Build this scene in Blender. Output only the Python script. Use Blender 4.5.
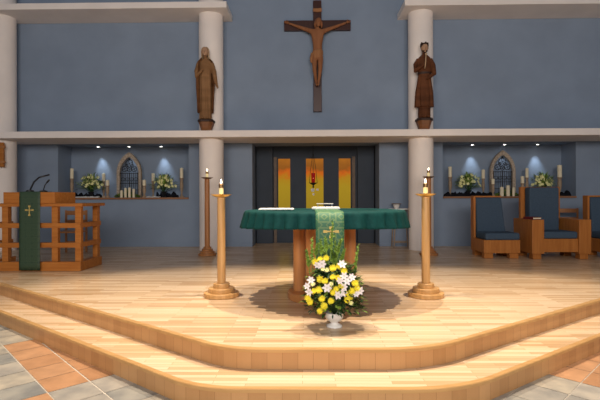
import bpy, bmesh, math, random
from mathutils import Vector, Matrix, Euler
S = bpy.context.scene
for o in list(bpy.data.objects): bpy.data.objects.remove(o, do_unlink=True)
COL = S.collection
PI = math.pi
rnd = random.Random(7)

# ------------------------------------------------------------------ camera
cam = bpy.data.objects.new('camera', bpy.data.cameras.new('camera'))
COL.objects.link(cam); S.camera = cam
cam.data.sensor_width = 36; cam.data.lens = 27.06; cam.data.clip_start = .05
cam.location = (-.19, 0, 1.12)
yaw, roll = math.radians(.95), math.radians(.2)
fw = Vector((-math.sin(yaw), math.cos(yaw), 0)); rt = Vector((math.cos(yaw), math.sin(yaw), 0)); up = Vector((0, 0, 1))
r2 = rt*math.cos(roll) - up*math.sin(roll); u2 = up*math.cos(roll) + rt*math.sin(roll)
cam.rotation_euler = Matrix((r2, u2, -fw)).transposed().to_euler()
cam.data.shift_y = -2/600

# ------------------------------------------------------------------ world, lamps, exposure
S.view_settings.view_transform = 'Standard'; S.view_settings.look = 'None'
S.view_settings.exposure = 0.0; S.view_settings.gamma = 1.0; S.view_settings.use_curve_mapping = False
W = bpy.data.worlds.new('world'); S.world = W; W.use_nodes = True
W.node_tree.nodes['Background'].inputs[0].default_value = (.9, .9, 1.0, 1)
W.node_tree.nodes['Background'].inputs[1].default_value = .12

def spot(name, loc, target, power, color, size_deg, blend=.5, radius=.1):
    l = bpy.data.lights.new(name, 'SPOT'); l.energy = power; l.color = color
    l.spot_size = math.radians(size_deg); l.spot_blend = blend; l.shadow_soft_size = radius
    o = bpy.data.objects.new(name, l); COL.objects.link(o); o.location = loc
    o.rotation_euler = (Vector(target) - Vector(loc)).to_track_quat('-Z', 'Y').to_euler()
    return o
def area(name, loc, target, power, color, sx, sy):
    l = bpy.data.lights.new(name, 'AREA'); l.energy = power; l.color = color; l.shape = 'RECTANGLE'; l.size = sx; l.size_y = sy
    o = bpy.data.objects.new(name, l); COL.objects.link(o); o.location = loc
    o.rotation_euler = (Vector(target) - Vector(loc)).to_track_quat('-Z', 'Y').to_euler()
    return o
WARM = (1.0, .84, .66)
spot('ceiling_spot', (-1.7, 4.9, 7.2), (-1.2, 4.5, 0), 1760, WARM, 50, .45, .05)
spot('ceiling_spot', (1.7, 4.9, 7.2), (1.2, 4.5, 0), 1760, WARM, 50, .45, .05)
spot('ceiling_spot', (0, 4.4, 7.4), (0, 4.3, 0), 760, WARM, 48, .5, .05)
spot('nave_spot', (-4.4, 3.4, 6.8), (-3.9, 4.4, 0), 900, WARM, 44, .6, .1)
spot('nave_spot', (4.4, 3.4, 6.8), (3.9, 4.4, 0), 900, WARM, 44, .6, .1)
spot('statue_spot', (-1.0, 6.3, 6.6), (-2.3, 9.4, 3.5), 75, (1, .85, .68), 26, .8, .06)
spot('statue_spot', (1.0, 6.3, 6.6), (2.25, 9.4, 3.5), 75, (1, .85, .68), 26, .8, .06)
area('nave_fill_light', (0, -5.0, 3.7), (0, 10, 4.0), 800, (1.0, .92, .86), 8, 2)  # broad fill from behind the camera, added to brighten walls and columns

# ------------------------------------------------------------------ materials
def new_mat(name):
    m = bpy.data.materials.new(name); m.use_nodes = True
    nt = m.node_tree; b = nt.nodes['Principled BSDF']
    return m, nt, b
def N(nt, t, **k):
    n = nt.nodes.new(t)
    for a, v in k.items(): setattr(n, a, v)
    return n
def ramp(nt, stops):
    r = nt.nodes.new('ShaderNodeValToRGB'); e = r.color_ramp.elements
    while len(e) < len(stops): e.new(.5)
    for x, (p, c) in zip(e, stops): x.position = p; x.color = (*c, 1)
    return r
def mat(name, c, rough=.6, metal=0, var=.12, scale=8, bump=0, spec=.4, c2=None):
    m, nt, b = new_mat(name)
    tc = N(nt, 'ShaderNodeTexCoord'); n = N(nt, 'ShaderNodeTexNoise'); n.inputs['Scale'].default_value = scale; n.inputs['Detail'].default_value = 4
    nt.links.new(tc.outputs['Object'], n.inputs['Vector'])
    a = tuple(x*(1-var) for x in c); d = c2 or tuple(min(1, x*(1+var)) for x in c)
    r = ramp(nt, [(.35, a), (.65, d)]); nt.links.new(n.outputs['Fac'], r.inputs[0]); nt.links.new(r.outputs[0], b.inputs['Base Color'])
    b.inputs['Roughness'].default_value = rough; b.inputs['Metallic'].default_value = metal; b.inputs['Specular IOR Level'].default_value = spec
    if bump:
        bp = N(nt, 'ShaderNodeBump'); bp.inputs['Strength'].default_value = bump; bp.inputs['Distance'].default_value = .01
        nt.links.new(n.outputs['Fac'], bp.inputs['Height']); nt.links.new(bp.outputs[0], b.inputs['Normal'])
    return m
def wood(name, c1, c2, axis='Z', scale=6, rough=.4, spec=.4):
    m, nt, b = new_mat(name)
    tc = N(nt, 'ShaderNodeTexCoord'); mp = N(nt, 'ShaderNodeMapping')
    sc = [7, 7, 7]; sc['XYZ'.index(axis)] = .5; mp.inputs['Scale'].default_value = sc
    n = N(nt, 'ShaderNodeTexNoise'); n.inputs['Scale'].default_value = scale; n.inputs['Detail'].default_value = 5; n.inputs['Distortion'].default_value = .4
    nt.links.new(tc.outputs['Object'], mp.inputs[0]); nt.links.new(mp.outputs[0], n.inputs['Vector'])
    r = ramp(nt, [(.3, c1), (.7, c2)]); nt.links.new(n.outputs['Fac'], r.inputs[0]); nt.links.new(r.outputs[0], b.inputs['Base Color'])
    b.inputs['Roughness'].default_value = rough; b.inputs['Specular IOR Level'].default_value = spec
    return m
def emit(name, c, s):
    m, nt, b = new_mat(name); b.inputs['Base Color'].default_value = (*c, 1)
    b.inputs['Emission Color'].default_value = (*c, 1); b.inputs['Emission Strength'].default_value = s
    return m
def planks(name, stops, length, width, coord='Object', mortar=(.28, .15, .06), msize=.0016, rough=.3, rot=0, spec=.4, grain=.35):
    m, nt, b = new_mat(name)
    tc = N(nt, 'ShaderNodeTexCoord'); mp = N(nt, 'ShaderNodeMapping'); mp.inputs['Rotation'].default_value = (0, 0, rot)
    nt.links.new(tc.outputs[coord], mp.inputs[0])
    br = N(nt, 'ShaderNodeTexBrick'); br.offset = .37; br.offset_frequency = 2; br.squash = 1
    br.inputs['Color1'].default_value = (0, 0, 0, 1); br.inputs['Color2'].default_value = (1, 1, 1, 1); br.inputs['Mortar'].default_value = (.5, .5, .5, 1)
    br.inputs['Scale'].default_value = 1; br.inputs['Mortar Size'].default_value = msize; br.inputs['Mortar Smooth'].default_value = .2
    br.inputs['Brick Width'].default_value = length; br.inputs['Row Height'].default_value = width
    nt.links.new(mp.outputs[0], br.inputs['Vector'])
    mp2 = N(nt, 'ShaderNodeMapping'); mp2.inputs['Scale'].default_value = (1.6, 34, 10)
    nt.links.new(mp.outputs[0], mp2.inputs[0])
    n = N(nt, 'ShaderNodeTexNoise'); n.inputs['Scale'].default_value = 1.0; n.inputs['Detail'].default_value = 5
    nt.links.new(mp2.outputs[0], n.inputs['Vector'])
    mx = N(nt, 'ShaderNodeMix'); mx.data_type = 'FLOAT'; mx.inputs[0].default_value = grain
    nt.links.new(br.outputs['Color'], mx.inputs[2]); nt.links.new(n.outputs['Fac'], mx.inputs[3])
    r = ramp(nt, stops); nt.links.new(mx.outputs[0], r.inputs[0])
    cm = N(nt, 'ShaderNodeMix'); cm.data_type = 'RGBA'
    nt.links.new(br.outputs['Fac'], cm.inputs[0]); nt.links.new(r.outputs[0], cm.inputs[6]); cm.inputs[7].default_value = (*mortar, 1)
    nt.links.new(cm.outputs[2], b.inputs['Base Color'])
    b.inputs['Roughness'].default_value = rough; b.inputs['Specular IOR Level'].default_value = spec
    return m

M = {}
M['wall'] = mat('slate blue wall paint', (.225, .288, .385), .78, var=.05, scale=1.5)
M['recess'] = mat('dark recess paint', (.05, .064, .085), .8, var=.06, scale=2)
M['jamb'] = mat('brown jamb', (.15, .105, .075), .6)
M['cream'] = mat('cream plaster', (.85, .78, .73), .8, var=.03, scale=2)
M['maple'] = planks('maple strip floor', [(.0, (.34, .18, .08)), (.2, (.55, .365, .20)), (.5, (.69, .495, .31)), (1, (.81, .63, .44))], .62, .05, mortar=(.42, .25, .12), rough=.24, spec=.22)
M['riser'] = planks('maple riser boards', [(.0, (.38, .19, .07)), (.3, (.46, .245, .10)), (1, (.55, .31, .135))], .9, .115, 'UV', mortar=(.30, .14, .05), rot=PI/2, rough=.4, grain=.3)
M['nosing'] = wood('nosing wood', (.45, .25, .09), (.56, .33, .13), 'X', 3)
M['grout'] = mat('grout', (.62, .55, .46), .9)
for i, c in enumerate([(.29, .28, .26), (.34, .32, .29), (.25, .25, .24), (.37, .34, .29)]):
    M['slate%d' % i] = mat('grey slate tile', c, .5, var=.22, scale=5, c2=(c[0]*1.25, c[1]*1.2, c[2]*1.1))
for i, c in enumerate([(.42, .22, .11), (.46, .25, .13), (.38, .195, .095)]):
    M['terra%d' % i] = mat('orange terracotta tile', c, .5, var=.12, scale=6)
M['oak'] = wood('honey oak', (.50, .27, .09), (.66, .39, .16), 'Z', 4)
M['altarwood'] = wood('orange altar wood', (.46, .19, .06), (.60, .27, .09), 'Z', 4)
M['oakdark'] = wood('red brown oak', (.34, .135, .045), (.46, .20, .07), 'Z', 4)
M['ambo'] = wood('orange oak', (.36, .12, .022), (.48, .185, .04), 'X', 4, .45, .25)
M['chairwood'] = wood('chair oak', (.34, .115, .022), (.45, .17, .038), 'Z', 4, .45, .25)
M['sill'] = wood('sill wood', (.22, .10, .05), (.32, .16, .08), 'X', 4)
M['fabric'] = mat('blue grey upholstery', (.055, .085, .125), .95, var=.15, scale=90, spec=.1)
M['teal'] = mat('dark teal cloth', (.004, .050, .047), .75, var=.12, scale=30, spec=.15)
M['brass'] = mat('polished brass', (.75, .52, .16), .28, 1, var=.08)
M['brassdark'] = mat('aged brass', (.32, .19, .09), .4, .8, var=.1)
M['gold'] = mat('gold thread', (.62, .45, .14), .5, .3)
M['wax'] = mat('cream wax', (.80, .72, .52), .5, var=.04)
M['flame'] = emit('candle flame', (1, .86, .6), 14)
M['white'] = mat('white linen', (.8, .8, .78), .8, var=.03)
M['black'] = mat('black cloth', (.008, .009, .013), .95, var=.2, spec=.1)
M['mic'] = mat('black metal', (.012, .012, .014), .4, spec=.5)
M['darkbrown'] = wood('dark cross wood', (.035, .009, .006), (.06, .017, .010), 'Z', 4)
M['corpus'] = wood('carved limewood', (.24, .095, .04), (.32, .135, .06), 'Z', 2, .7, .2)
M['loin'] = wood('carved cloth wood', (.29, .125, .05), (.38, .18, .08), 'Z', 2, .7, .2)
M['statA'] = wood('carved walnut', (.085, .032, .010), (.19, .08, .03), 'X', 1, .75, .15)
M['statB'] = wood('dark carved walnut', (.06, .02, .008), (.15, .055, .022), 'X', 1, .75, .15)
M['statFace'] = mat('carved pale wood', (.42, .25, .15), .7)
M['statVeil'] = wood('pale carved wood', (.42, .28, .16), (.54, .38, .23), 'Z', 3, .5)
M['statRobe'] = wood('light tunic wood', (.17, .085, .035), (.28, .15, .07), 'X', 1, .75, .15)
M['pedestal'] = wood('pedestal wood', (.17, .065, .022), (.23, .095, .035), 'X', 3, .5)
M['hair'] = mat('dark carved hair', (.035, .016, .01), .6)
M['stone'] = mat('weathered stone', (.40, .33, .26), .85, var=.25, scale=25)
M['iron'] = mat('black iron', (.012, .013, .016), .5)
M['holder'] = mat('turned pale wood', (.34, .25, .17), .6, var=.15, scale=20)
M['leaf'] = mat('dark green leaf', (.018, .055, .014), .5, var=.5, scale=12)
M['leaf2'] = mat('bright green leaf', (.20, .32, .05), .5, var=.3, scale=14)
M['yellow'] = mat('yellow petals', (.86, .74, .04), .6, var=.1, scale=30)
M['paleyellow'] = mat('pale yellow petals', (.88, .86, .42), .6, var=.15, scale=30)
M['petal'] = mat('white petals', (.82, .76, .76), .6, var=.06, scale=30)
M['china'] = mat('white glazed ceramic', (.78, .76, .72), .3, var=.03, spec=.5)
M['redbook'] = mat('dark red leather', (.13, .012, .012), .5)
M['lamp'] = emit('downlight lens', (1, .97, .9), 9)

# ------------------------------------------------------------------ mesh helpers
class MB:
    def __init__(s): s.bm = bmesh.new()
    def box(s, x0, x1, y0, y1, z0, z1, mi=0):
        v = [s.bm.verts.new(p) for p in ((x0,y0,z0),(x1,y0,z0),(x1,y1,z0),(x0,y1,z0),(x0,y0,z1),(x1,y0,z1),(x1,y1,z1),(x0,y1,z1))]
        for f in ((3,2,1,0),(4,5,6,7),(0,1,5,4),(1,2,6,5),(2,3,7,6),(3,0,4,7)):
            fc = s.bm.faces.new([v[i] for i in f]); fc.material_index = mi
        return s
    def loft(s, rings, cap=True, closed=True, mi=0):
        R = [[s.bm.verts.new(p) for p in r] for r in rings]
        n = len(R[0])
        for a, b in zip(R, R[1:]):
            for i in range(n if closed else n-1):
                j = (i+1) % n
                f = s.bm.faces.new((a[i], a[j], b[j], b[i])); f.material_index = mi
        if cap and closed:
            f = s.bm.faces.new(list(reversed(R[0]))); f.material_index = mi
            f = s.bm.faces.new(R[-1]); f.material_index = mi
        return s
    def lathe(s, prof, c=(0,0,0), n=32, cap=True, mi=0):
        return s.loft([[(c[0]+r*math.cos(2*PI*i/n), c[1]+r*math.sin(2*PI*i/n), c[2]+z) for i in range(n)] for r, z in prof], cap, mi=mi)
    def tube(s, pts, r, n=8, cap=True, mi=0):
        pts = [Vector(p) for p in pts]; rr = r if isinstance(r, (list, tuple)) else [r]*len(pts)
        rings = []; prev = None
        for i, p in enumerate(pts):
            t = (pts[min(i+1, len(pts)-1)] - pts[max(i-1, 0)]).normalized()
            if prev is None:
                a = t.cross(Vector((0,0,1)) if abs(t.z) < .9 else Vector((1,0,0))).normalized()
            else:
                a = (prev - t*prev.dot(t)).normalized()
            b = t.cross(a); prev = a
            rings.append([tuple(p + (a*math.cos(2*PI*k/n) + b*math.sin(2*PI*k/n))*rr[i]) for k in range(n)])
        return s.loft(rings, cap, mi=mi)
    def prism(s, poly, z0, z1, mi=0, mtop=None):
        a = [s.bm.verts.new((x, y, z0)) for x, y in poly]; b = [s.bm.verts.new((x, y, z1)) for x, y in poly]
        n = len(poly)
        for i in range(n):
            j = (i+1) % n; f = s.bm.faces.new((a[i], a[j], b[j], b[i])); f.material_index = mi
        f = s.bm.faces.new(b); f.material_index = mtop if mtop is not None else mi
        f = s.bm.faces.new(list(reversed(a))); f.material_index = mi
        return s
    def ell(s, c, r, n=16, m=10, rot=None, mi=0):
        rings = []
        for j in range(1, m):
            t = PI*j/m
            ring = []
            for i in range(n):
                v = Vector((r[0]*math.sin(t)*math.cos(2*PI*i/n), r[1]*math.sin(t)*math.sin(2*PI*i/n), -r[2]*math.cos(t)))
                if rot: v.rotate(rot)
                ring.append(tuple(v + Vector(c)))
            rings.append(ring)
        return s.loft(rings, True, mi=mi)
    def leaf(s, base, tip, w, bend=.15, mi=0, side=None):
        a, b = Vector(base), Vector(tip); d = b-a
        if d.length < 1e-6: return s
        if side is None: side = d.cross(Vector((0,0,1)))
        if side.length < 1e-4: side = Vector((1,0,0))
        side = side.normalized()*w; nn = side.cross(d).normalized()*d.length*bend
        p = [a, a+d*.35+side*.8+nn, a+d*.7+side*.7+nn, b, a+d*.7-side*.7+nn, a+d*.35-side*.8+nn]
        mid1, mid2 = a+d*.35+nn*1.2, a+d*.7+nn*1.2
        v = [s.bm.verts.new(q) for q in p]; m1 = s.bm.verts.new(mid1); m2 = s.bm.verts.new(mid2)
        for f in ((v[0],v[1],m1),(v[0],m1,v[5]),(v[1],v[2],m2,m1),(m1,m2,v[4],v[5]),(v[2],v[3],m2),(m2,v[3],v[4])):
            fc = s.bm.faces.new(f); fc.material_index = mi
        return s
    def build(s, name, m, parent=None, loc=(0,0,0), smooth=False, bevel=0, recalc=True):
        if recalc: bmesh.ops.recalc_face_normals(s.bm, faces=s.bm.faces)
        me = bpy.data.meshes.new(name); s.bm.to_mesh(me); s.bm.free()
        for x in (m if isinstance(m, list) else [m]): me.materials.append(M[x])
        o = bpy.data.objects.new(name, me); COL.objects.link(o); o.location = loc
        if parent: o.parent = parent
        if smooth:
            for p in me.polygons: p.use_smooth = True
            if smooth != 'all':
                md = o.modifiers.new('es', 'EDGE_SPLIT'); md.split_angle = math.radians(38)
        if bevel:
            b = o.modifiers.new('bevel', 'BEVEL'); b.width = bevel; b.segments = 2; b.limit_method = 'ANGLE'
        return o
def thing(name, label, cat, loc=(0,0,0), rotz=0, group=None):
    o = bpy.data.objects.new(name, None); COL.objects.link(o); o.empty_display_size = .1
    o.location = loc; o.rotation_euler = (0, 0, rotz); return tag(o, label, cat, group)
def tag(o, label, cat, group=None):
    o['label'] = label; o['category'] = cat
    if group: o['group'] = group
    return o
def struct(o): o['kind'] = 'structure'; return o
def dup(root, loc, label, rotz=None, scale=None):
    r = root.copy(); COL.objects.link(r); r.location = loc; r['label'] = label
    if rotz is not None: r.rotation_euler = (0, 0, rotz)
    if scale: r.scale = scale
    for ch in root.children:
        c = ch.copy(); COL.objects.link(c); c.parent = r
        for g in ch.children:
            d = g.copy(); COL.objects.link(d); d.parent = c
    return r

# ------------------------------------------------------------------ nave floor (45 degree tiles)
R = .156; Zn = -2*R
q2 = math.sqrt(2)
fl = MB(); fl.box(-9, 9, -5, 13, Zn-.12, Zn-.004)
g = .0035
def tile(cx, cy, hs, mi, wide):
    pts = []
    for du, dv in ((-1,-1),(1,-1),(1,1),(-1,1)):
        u, v = cx+du*hs[0], cy+dv*hs[1]
        pts.append(((u-v)/q2, (u+v)/q2))
    return pts
T = .3; A0 = .838; B0 = 3.83
for i in range(-22, 22):
    for j in range(-20, 30):
        u0 = A0+i*T; v0 = B0+j*T
        cx, cy = u0+T/2, v0+T/2
        x, y = (cx-cy)/q2, (cx+cy)/q2
        if abs(x) > 7 or y < -3 or y > 8.5: continue
        a, b, ii, jj = (cx, cy, i, j) if x < 0 else (cy, cx, None, None)
        ii = math.floor((a-A0)/T + 1e-6); jj = math.floor((b-B0)/T + 1e-6)
        orange = (ii in (0, 1) and 0 <= jj < 5) or (ii == -1 and jj < 0 and jj > -4)
        gu = .0035 + (.004 if i in (0, 1) else 0)*.5
        mi = (5 + rnd.randrange(3)) if orange else 1 + rnd.randrange(4)
        pts = tile(cx, cy, (T/2-gu, T/2-g), mi, 0)
        vs = [fl.bm.verts.new((px, py, Zn)) for px, py in pts]
        f = fl.bm.faces.new(vs); f.material_index = mi
o = struct(fl.build('floor', ['grout', 'slate0', 'slate1', 'slate2', 'slate3', 'terra0', 'terra1', 'terra2'], recalc=False))

# ------------------------------------------------------------------ two step wooden platform
def fillet(p0, p1, p2, r, n=14):
    a = (Vector(p0)-Vector(p1)).normalized(); b = (Vector(p2)-Vector(p1)).normalized()
    ang = a.angle(b); t = r/math.tan(ang/2); c = Vector(p1)+(a+b).normalized()*r/math.sin(ang/2)
    s = Vector(p1)+a*t; e = Vector(p1)+b*t
    a0 = math.atan2(s.y-c.y, s.x-c.x); a1 = math.atan2(e.y-c.y, e.x-c.x); d = (a1-a0+PI) % (2*PI)-PI
    return [(c.x+r*math.cos(a0+d*k/n), c.y+r*math.sin(a0+d*k/n)) for k in range(n+1)]
def edge(yf, xl, xr, ml, mr, rl, rr, ext=7.5):
    L = (-ext, yf + (-xl+ext)*-0 + (ext+xl)*ml); Rr = (ext, yf + (ext-xr)*mr)
    return [L] + fillet(L, (xl, yf), (xr, yf), rl) + fillet((xl, yf), (xr, yf), Rr, rr) + [Rr]
E1 = edge(3.36, -.79, .70, .74, .71, .75, 1.15)
E2 = edge(3.03, -.93, .84, .745, .715, .85, 1.2)
def tier(name, e, ztop, yb=13):
    root = thing(name, None, None); del root['label']; del root['category']; struct(root)
    m = MB(); m.prism(e + [(7.5, yb), (-7.5, yb)], ztop-R+.001, ztop-.001)
    m.build('deck', 'maple', root)
    # riser skin with arc length UV
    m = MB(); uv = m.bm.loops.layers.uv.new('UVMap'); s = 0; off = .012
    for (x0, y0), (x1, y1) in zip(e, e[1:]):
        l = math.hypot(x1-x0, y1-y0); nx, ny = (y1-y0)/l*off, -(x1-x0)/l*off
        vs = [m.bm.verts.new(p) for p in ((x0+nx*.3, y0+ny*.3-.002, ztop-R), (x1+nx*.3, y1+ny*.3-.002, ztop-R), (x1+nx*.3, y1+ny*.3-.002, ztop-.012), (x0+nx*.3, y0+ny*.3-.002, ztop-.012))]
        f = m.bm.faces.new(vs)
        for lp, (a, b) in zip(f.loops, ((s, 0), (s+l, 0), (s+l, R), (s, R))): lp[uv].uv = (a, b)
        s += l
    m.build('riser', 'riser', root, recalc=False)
    # nosing strip
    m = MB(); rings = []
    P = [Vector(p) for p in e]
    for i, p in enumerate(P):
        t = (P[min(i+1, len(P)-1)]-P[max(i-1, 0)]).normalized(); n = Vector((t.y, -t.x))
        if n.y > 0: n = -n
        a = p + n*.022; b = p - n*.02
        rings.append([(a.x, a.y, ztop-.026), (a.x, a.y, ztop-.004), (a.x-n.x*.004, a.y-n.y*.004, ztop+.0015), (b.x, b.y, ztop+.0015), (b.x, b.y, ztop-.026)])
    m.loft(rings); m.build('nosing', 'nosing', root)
    return root
tier('altar_platform', E1, 0.0)
tier('platform_step', E2, -R)

# ------------------------------------------------------------------ walls, niches, recess
YW = 10.45; YU = 10.10; ZT = 8.0
def wallpart(*b): w.box(*b)
w = MB()
NL = (-6.02, -2.95); NR = (2.93, 5.97); RC = (-1.47, 1.47); ZS = 1.10; ZN = 2.39; ZR = 2.375
yb = 11.05
w.box(-9, NL[0], YW, yb, 0, ZN); w.box(NL[1], RC[0], YW, yb, 0, ZN); w.box(RC[1], NR[0], YW, yb, 0, ZN); w.box(NR[1], 9, YW, yb, 0, ZN)
for a, b in (NL, NR):
    w.box(a, b, YW, yb, 0, ZS); w.box(a, b, yb, yb+.1, ZS-.2, ZN+.2)
w.box(-9, 9, YU, yb, 2.536, ZT); w.box(-9, 9, YW, yb, ZN, 2.5359)
struct(w.build('wall_back', 'wall'))
# recess behind the altar
rz = 11.75
w = MB(); w.box(RC[0]-.1, RC[0]-.001, yb+.001, rz, 0, 2.6); w.box(RC[1]+.001, RC[1]+.1, yb+.001, rz, 0, 2.6)
w.box(RC[0], RC[1], yb+.001, rz, 2.42, 2.6)
WX = [(-.945, -.60), (-.245, .235), (.575, .915)]  # window openings
YG = 11.3; zb, zt = .35, 2.13
xs = [RC[0]] + [v for p in WX for v in p] + [RC[1]]
for k in range(0, len(xs), 2): w.box(xs[k], xs[k+1], YG, YG+.14, 0, 2.42)
for a, b in WX: w.box(a, b, YG, YG+.14, 0, zb); w.box(a, b, YG, YG+.14, zt, 2.42)
struct(w.build('wall_recess', 'recess'))
w = MB()
for s in (-1, 1):   # projecting piers framing the recess
    w.box(s*1.25-.20, s*1.25+.20, YG-.16, YG-.001, 0, 2.41)
struct(w.build('wall_pier', 'recess'))
for i, (a, b) in enumerate(((-1.03+.0, -.955), (.925, 1.0))):
    w = MB(); w.box(a, b, YG-.05, YG-.001, .0015, zt+.02); struct(w.build('trim_%d' % (i+3), 'jamb'))

def glass_mat(name, strength):
    m, nt, b = new_mat(name)
    tc = N(nt, 'ShaderNodeTexCoord'); sp = N(nt, 'ShaderNodeSeparateXYZ'); nt.links.new(tc.outputs['Object'], sp.inputs[0])
    n = N(nt, 'ShaderNodeTexNoise'); n.inputs['Scale'].default_value = 7; nt.links.new(tc.outputs['Object'], n.inputs['Vector'])
    ma = N(nt, 'ShaderNodeMath', operation='MULTIPLY_ADD'); ma.inputs[1].default_value = .28; nt.links.new(n.outputs['Fac'], ma.inputs[0]); nt.links.new(sp.outputs['Z'], ma.inputs[2])
    mr = N(nt, 'ShaderNodeMapRange'); mr.inputs['From Min'].default_value = .35+.14; mr.inputs['From Max'].default_value = 2.13+.14
    nt.links.new(ma.outputs[0], mr.inputs['Value'])
    r = ramp(nt, [(0, (.34, .22, .012)), (.58, (.48, .31, .015)), (.70, (.52, .28, .012)), (.79, (.72, .13, .008)), (.86, (.32, .10, .012)), (1, (.50, .16, .015))])
    nt.links.new(mr.outputs[0], r.inputs[0]); b.inputs['Base Color'].default_value = (.08, .05, .015, 1); nt.links.new(r.outputs[0], b.inputs['Emission Color'])
    b.inputs['Emission Strength'].default_value = strength; b.inputs['Roughness'].default_value = .6; b.inputs['Specular IOR Level'].default_value = .05
    return m
M['goldglass'] = glass_mat('amber art glass', .68)
for i, (a, b) in enumerate(WX):
    m = MB(); m.box(a+.02, b-.02, YG+.05, YG+.06, zb+.02, zt-.02)
    pane = m.build('window_%d' % (i+1), 'goldglass'); struct(pane)
    m = MB()
    for bx in ((a, a+.022, zb, zt), (b-.022, b, zb, zt), (a+.022, b-.022, zb, zb+.022), (a+.022, b-.022, zt-.022, zt)): m.box(bx[0], bx[1], YG+.03, YG+.08, bx[2], bx[3])
    m.build('window_frame', 'iron', pane)
    if i == 1:
        m = MB()
        for x0, z0, s in ((-.10, 1.28, .085), (.03, 1.30, .06), (-.06, 1.19, .05)): m.box(x0, x0+s, YG+.036, YG+.049, z0, z0+s*.9)
        m.build('white_reflection_square', 'white', pane)  # white squares stand in for reflections on the middle pane

# columns, beam and upper ledges
for k, x in enumerate((-6.86, -2.275, 2.26, 6.86)):
    m = MB(); m.lathe([(.262, 0), (.262, ZT)], (x, 9.78, 0), 48); struct(m.build('column', 'cream', smooth=True))
m = MB(); m.box(-9, 9, 9.36, YW-.002, 2.395, 2.5355); struct(m.build('beam', 'cream', bevel=.008))
m = MB(); m.box(-9, -1.86, 9.33, YU-.002, 5.08, 5.21); struct(m.build('ledge', 'cream', bevel=.006))
m = MB(); m.box(1.83, 9, 9.33, YU-.002, 5.08, 5.21); struct(m.build('ledge', 'cream', bevel=.006))
m = MB()
for a, b in ((-9, RC[0]), (RC[1], 9)): m.box(a, b, YW-.02, YW-.001, 0, .07)
struct(m.build('baseboard_back', 'wall'))
for i, (a, b) in enumerate((NL, NR)):
    m = MB(); m.box(a, b, YW-.03, yb, ZS+.001, ZS+.045); struct(m.build('trim_%d' % (i+1), 'sill', bevel=.004))

# niche downlights
SZ = ZS+.045
dl0 = None
for side, (a, b) in (('left', NL), ('right', NR)):
    w_ = b-a
    for k, fx in enumerate((.245, .49, .745)):
        loc = (a+w_*fx if side == 'left' else a+w_*(.274, .527, .784)[k], YW+.42, ZN)
        place = ('leftmost', 'middle', 'rightmost')[k]
        lab = 'small round recessed downlight, %s of three in the %s niche ceiling' % (place, side)
        if dl0 is None:
            t = thing('recessed_downlight', lab, 'light', loc, 0, 'recessed downlights in the niche ceilings')
            m = MB(); m.lathe([(.03, -.012), (.042, -.012), (.042, -.001), (.03, -.001)], n=24, cap=False); m.build('trim_ring', 'brassdark', t, smooth=True)
            m = MB(); m.lathe([(.029, -.014), (.029, -.002)], n=20); m.build('lens', 'lamp', t)
            dl0 = t
        else: dup(dl0, loc, lab)
        spot('niche_downlight', (loc[0], loc[1], ZN-.03), (loc[0]+.04, loc[1]+.14, 1.75), (26, 8, 26)[k], (.80, .90, 1.0), 50, 1.0, .02)

# ------------------------------------------------------------------ altar
AX, AY = 0.0, 5.1
alt = thing('altar', 'round-based wooden altar on pillars under the dark teal cloth', 'altar', (AX, AY, 0))
m = MB(); m.lathe([(.415, .0015), (.42, .02), (.42, .065), (.405, .08), (.3, .08)], n=56); m.build('base', 'altarwood', alt, smooth=True)
for k in range(6):
    a = k*PI/3
    m = MB(); m.lathe([(.07, 0), (.07, .83)], (.283*math.cos(a), .283*math.sin(a), .0801), 28); m.build('pillar', 'altarwood', alt, smooth=True)
RX, RY = .885, .83
def ring(fx, fy, z, n=120, fn=None):
    out = []
    for i in range(n):
        t = 2*PI*i/n; c, s = math.cos(t), math.sin(t)
        e = 1
        x = math.copysign(abs(c)**e, c); y = math.copysign(abs(s)**e, s)
        k = fn(t) if fn else 1
        out.append((x*(RX+fx)*k, y*(RY+fy)*k, z))
    return out
m = MB(); m.loft([ring(-.03, -.03, .91), ring(-.01, -.01, .92), ring(-.01, -.01, .972), ring(-.03, -.03, .976)]); m.build('tabletop', 'oakdark', alt, smooth=True)
def pleat(amp):
    return lambda t: 1 + amp*(2.4*abs(math.sin(17*t+1.6*math.sin(3*t)))**.7 - 1.4 + .4*math.sin(41*t+2))
m = MB(); n = 480
rings = [ring(-.3, -.3, .981, n), ring(-.02, -.02, .982, n), ring(.002, .002, .979, n), ring(.012, .012, .965, n, pleat(.002))]
for k in range(1, 9):
    f_ = k/8; rings.append([(x, y, z + .028*f_*(y/RY)**2) for x, y, z in ring(.012+.030*f_, .012+.025*f_, .965-.172*f_, n, pleat(.004+.021*f_))])
m.loft(rings, cap=False)
top = [m.bm.verts.new(p) for p in ring(-.3, -.3, .981, n)]; m.bm.faces.new(top)
cl = m.build('tablecloth', 'teal', None, (AX, AY, 0), smooth='all'); sd = cl.modifiers.new('solid', 'SOLIDIFY'); sd.thickness = .003; sd.offset = 1
tag(cl, 'dark teal pleated cloth covering the altar top', 'tablecloth')

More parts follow.
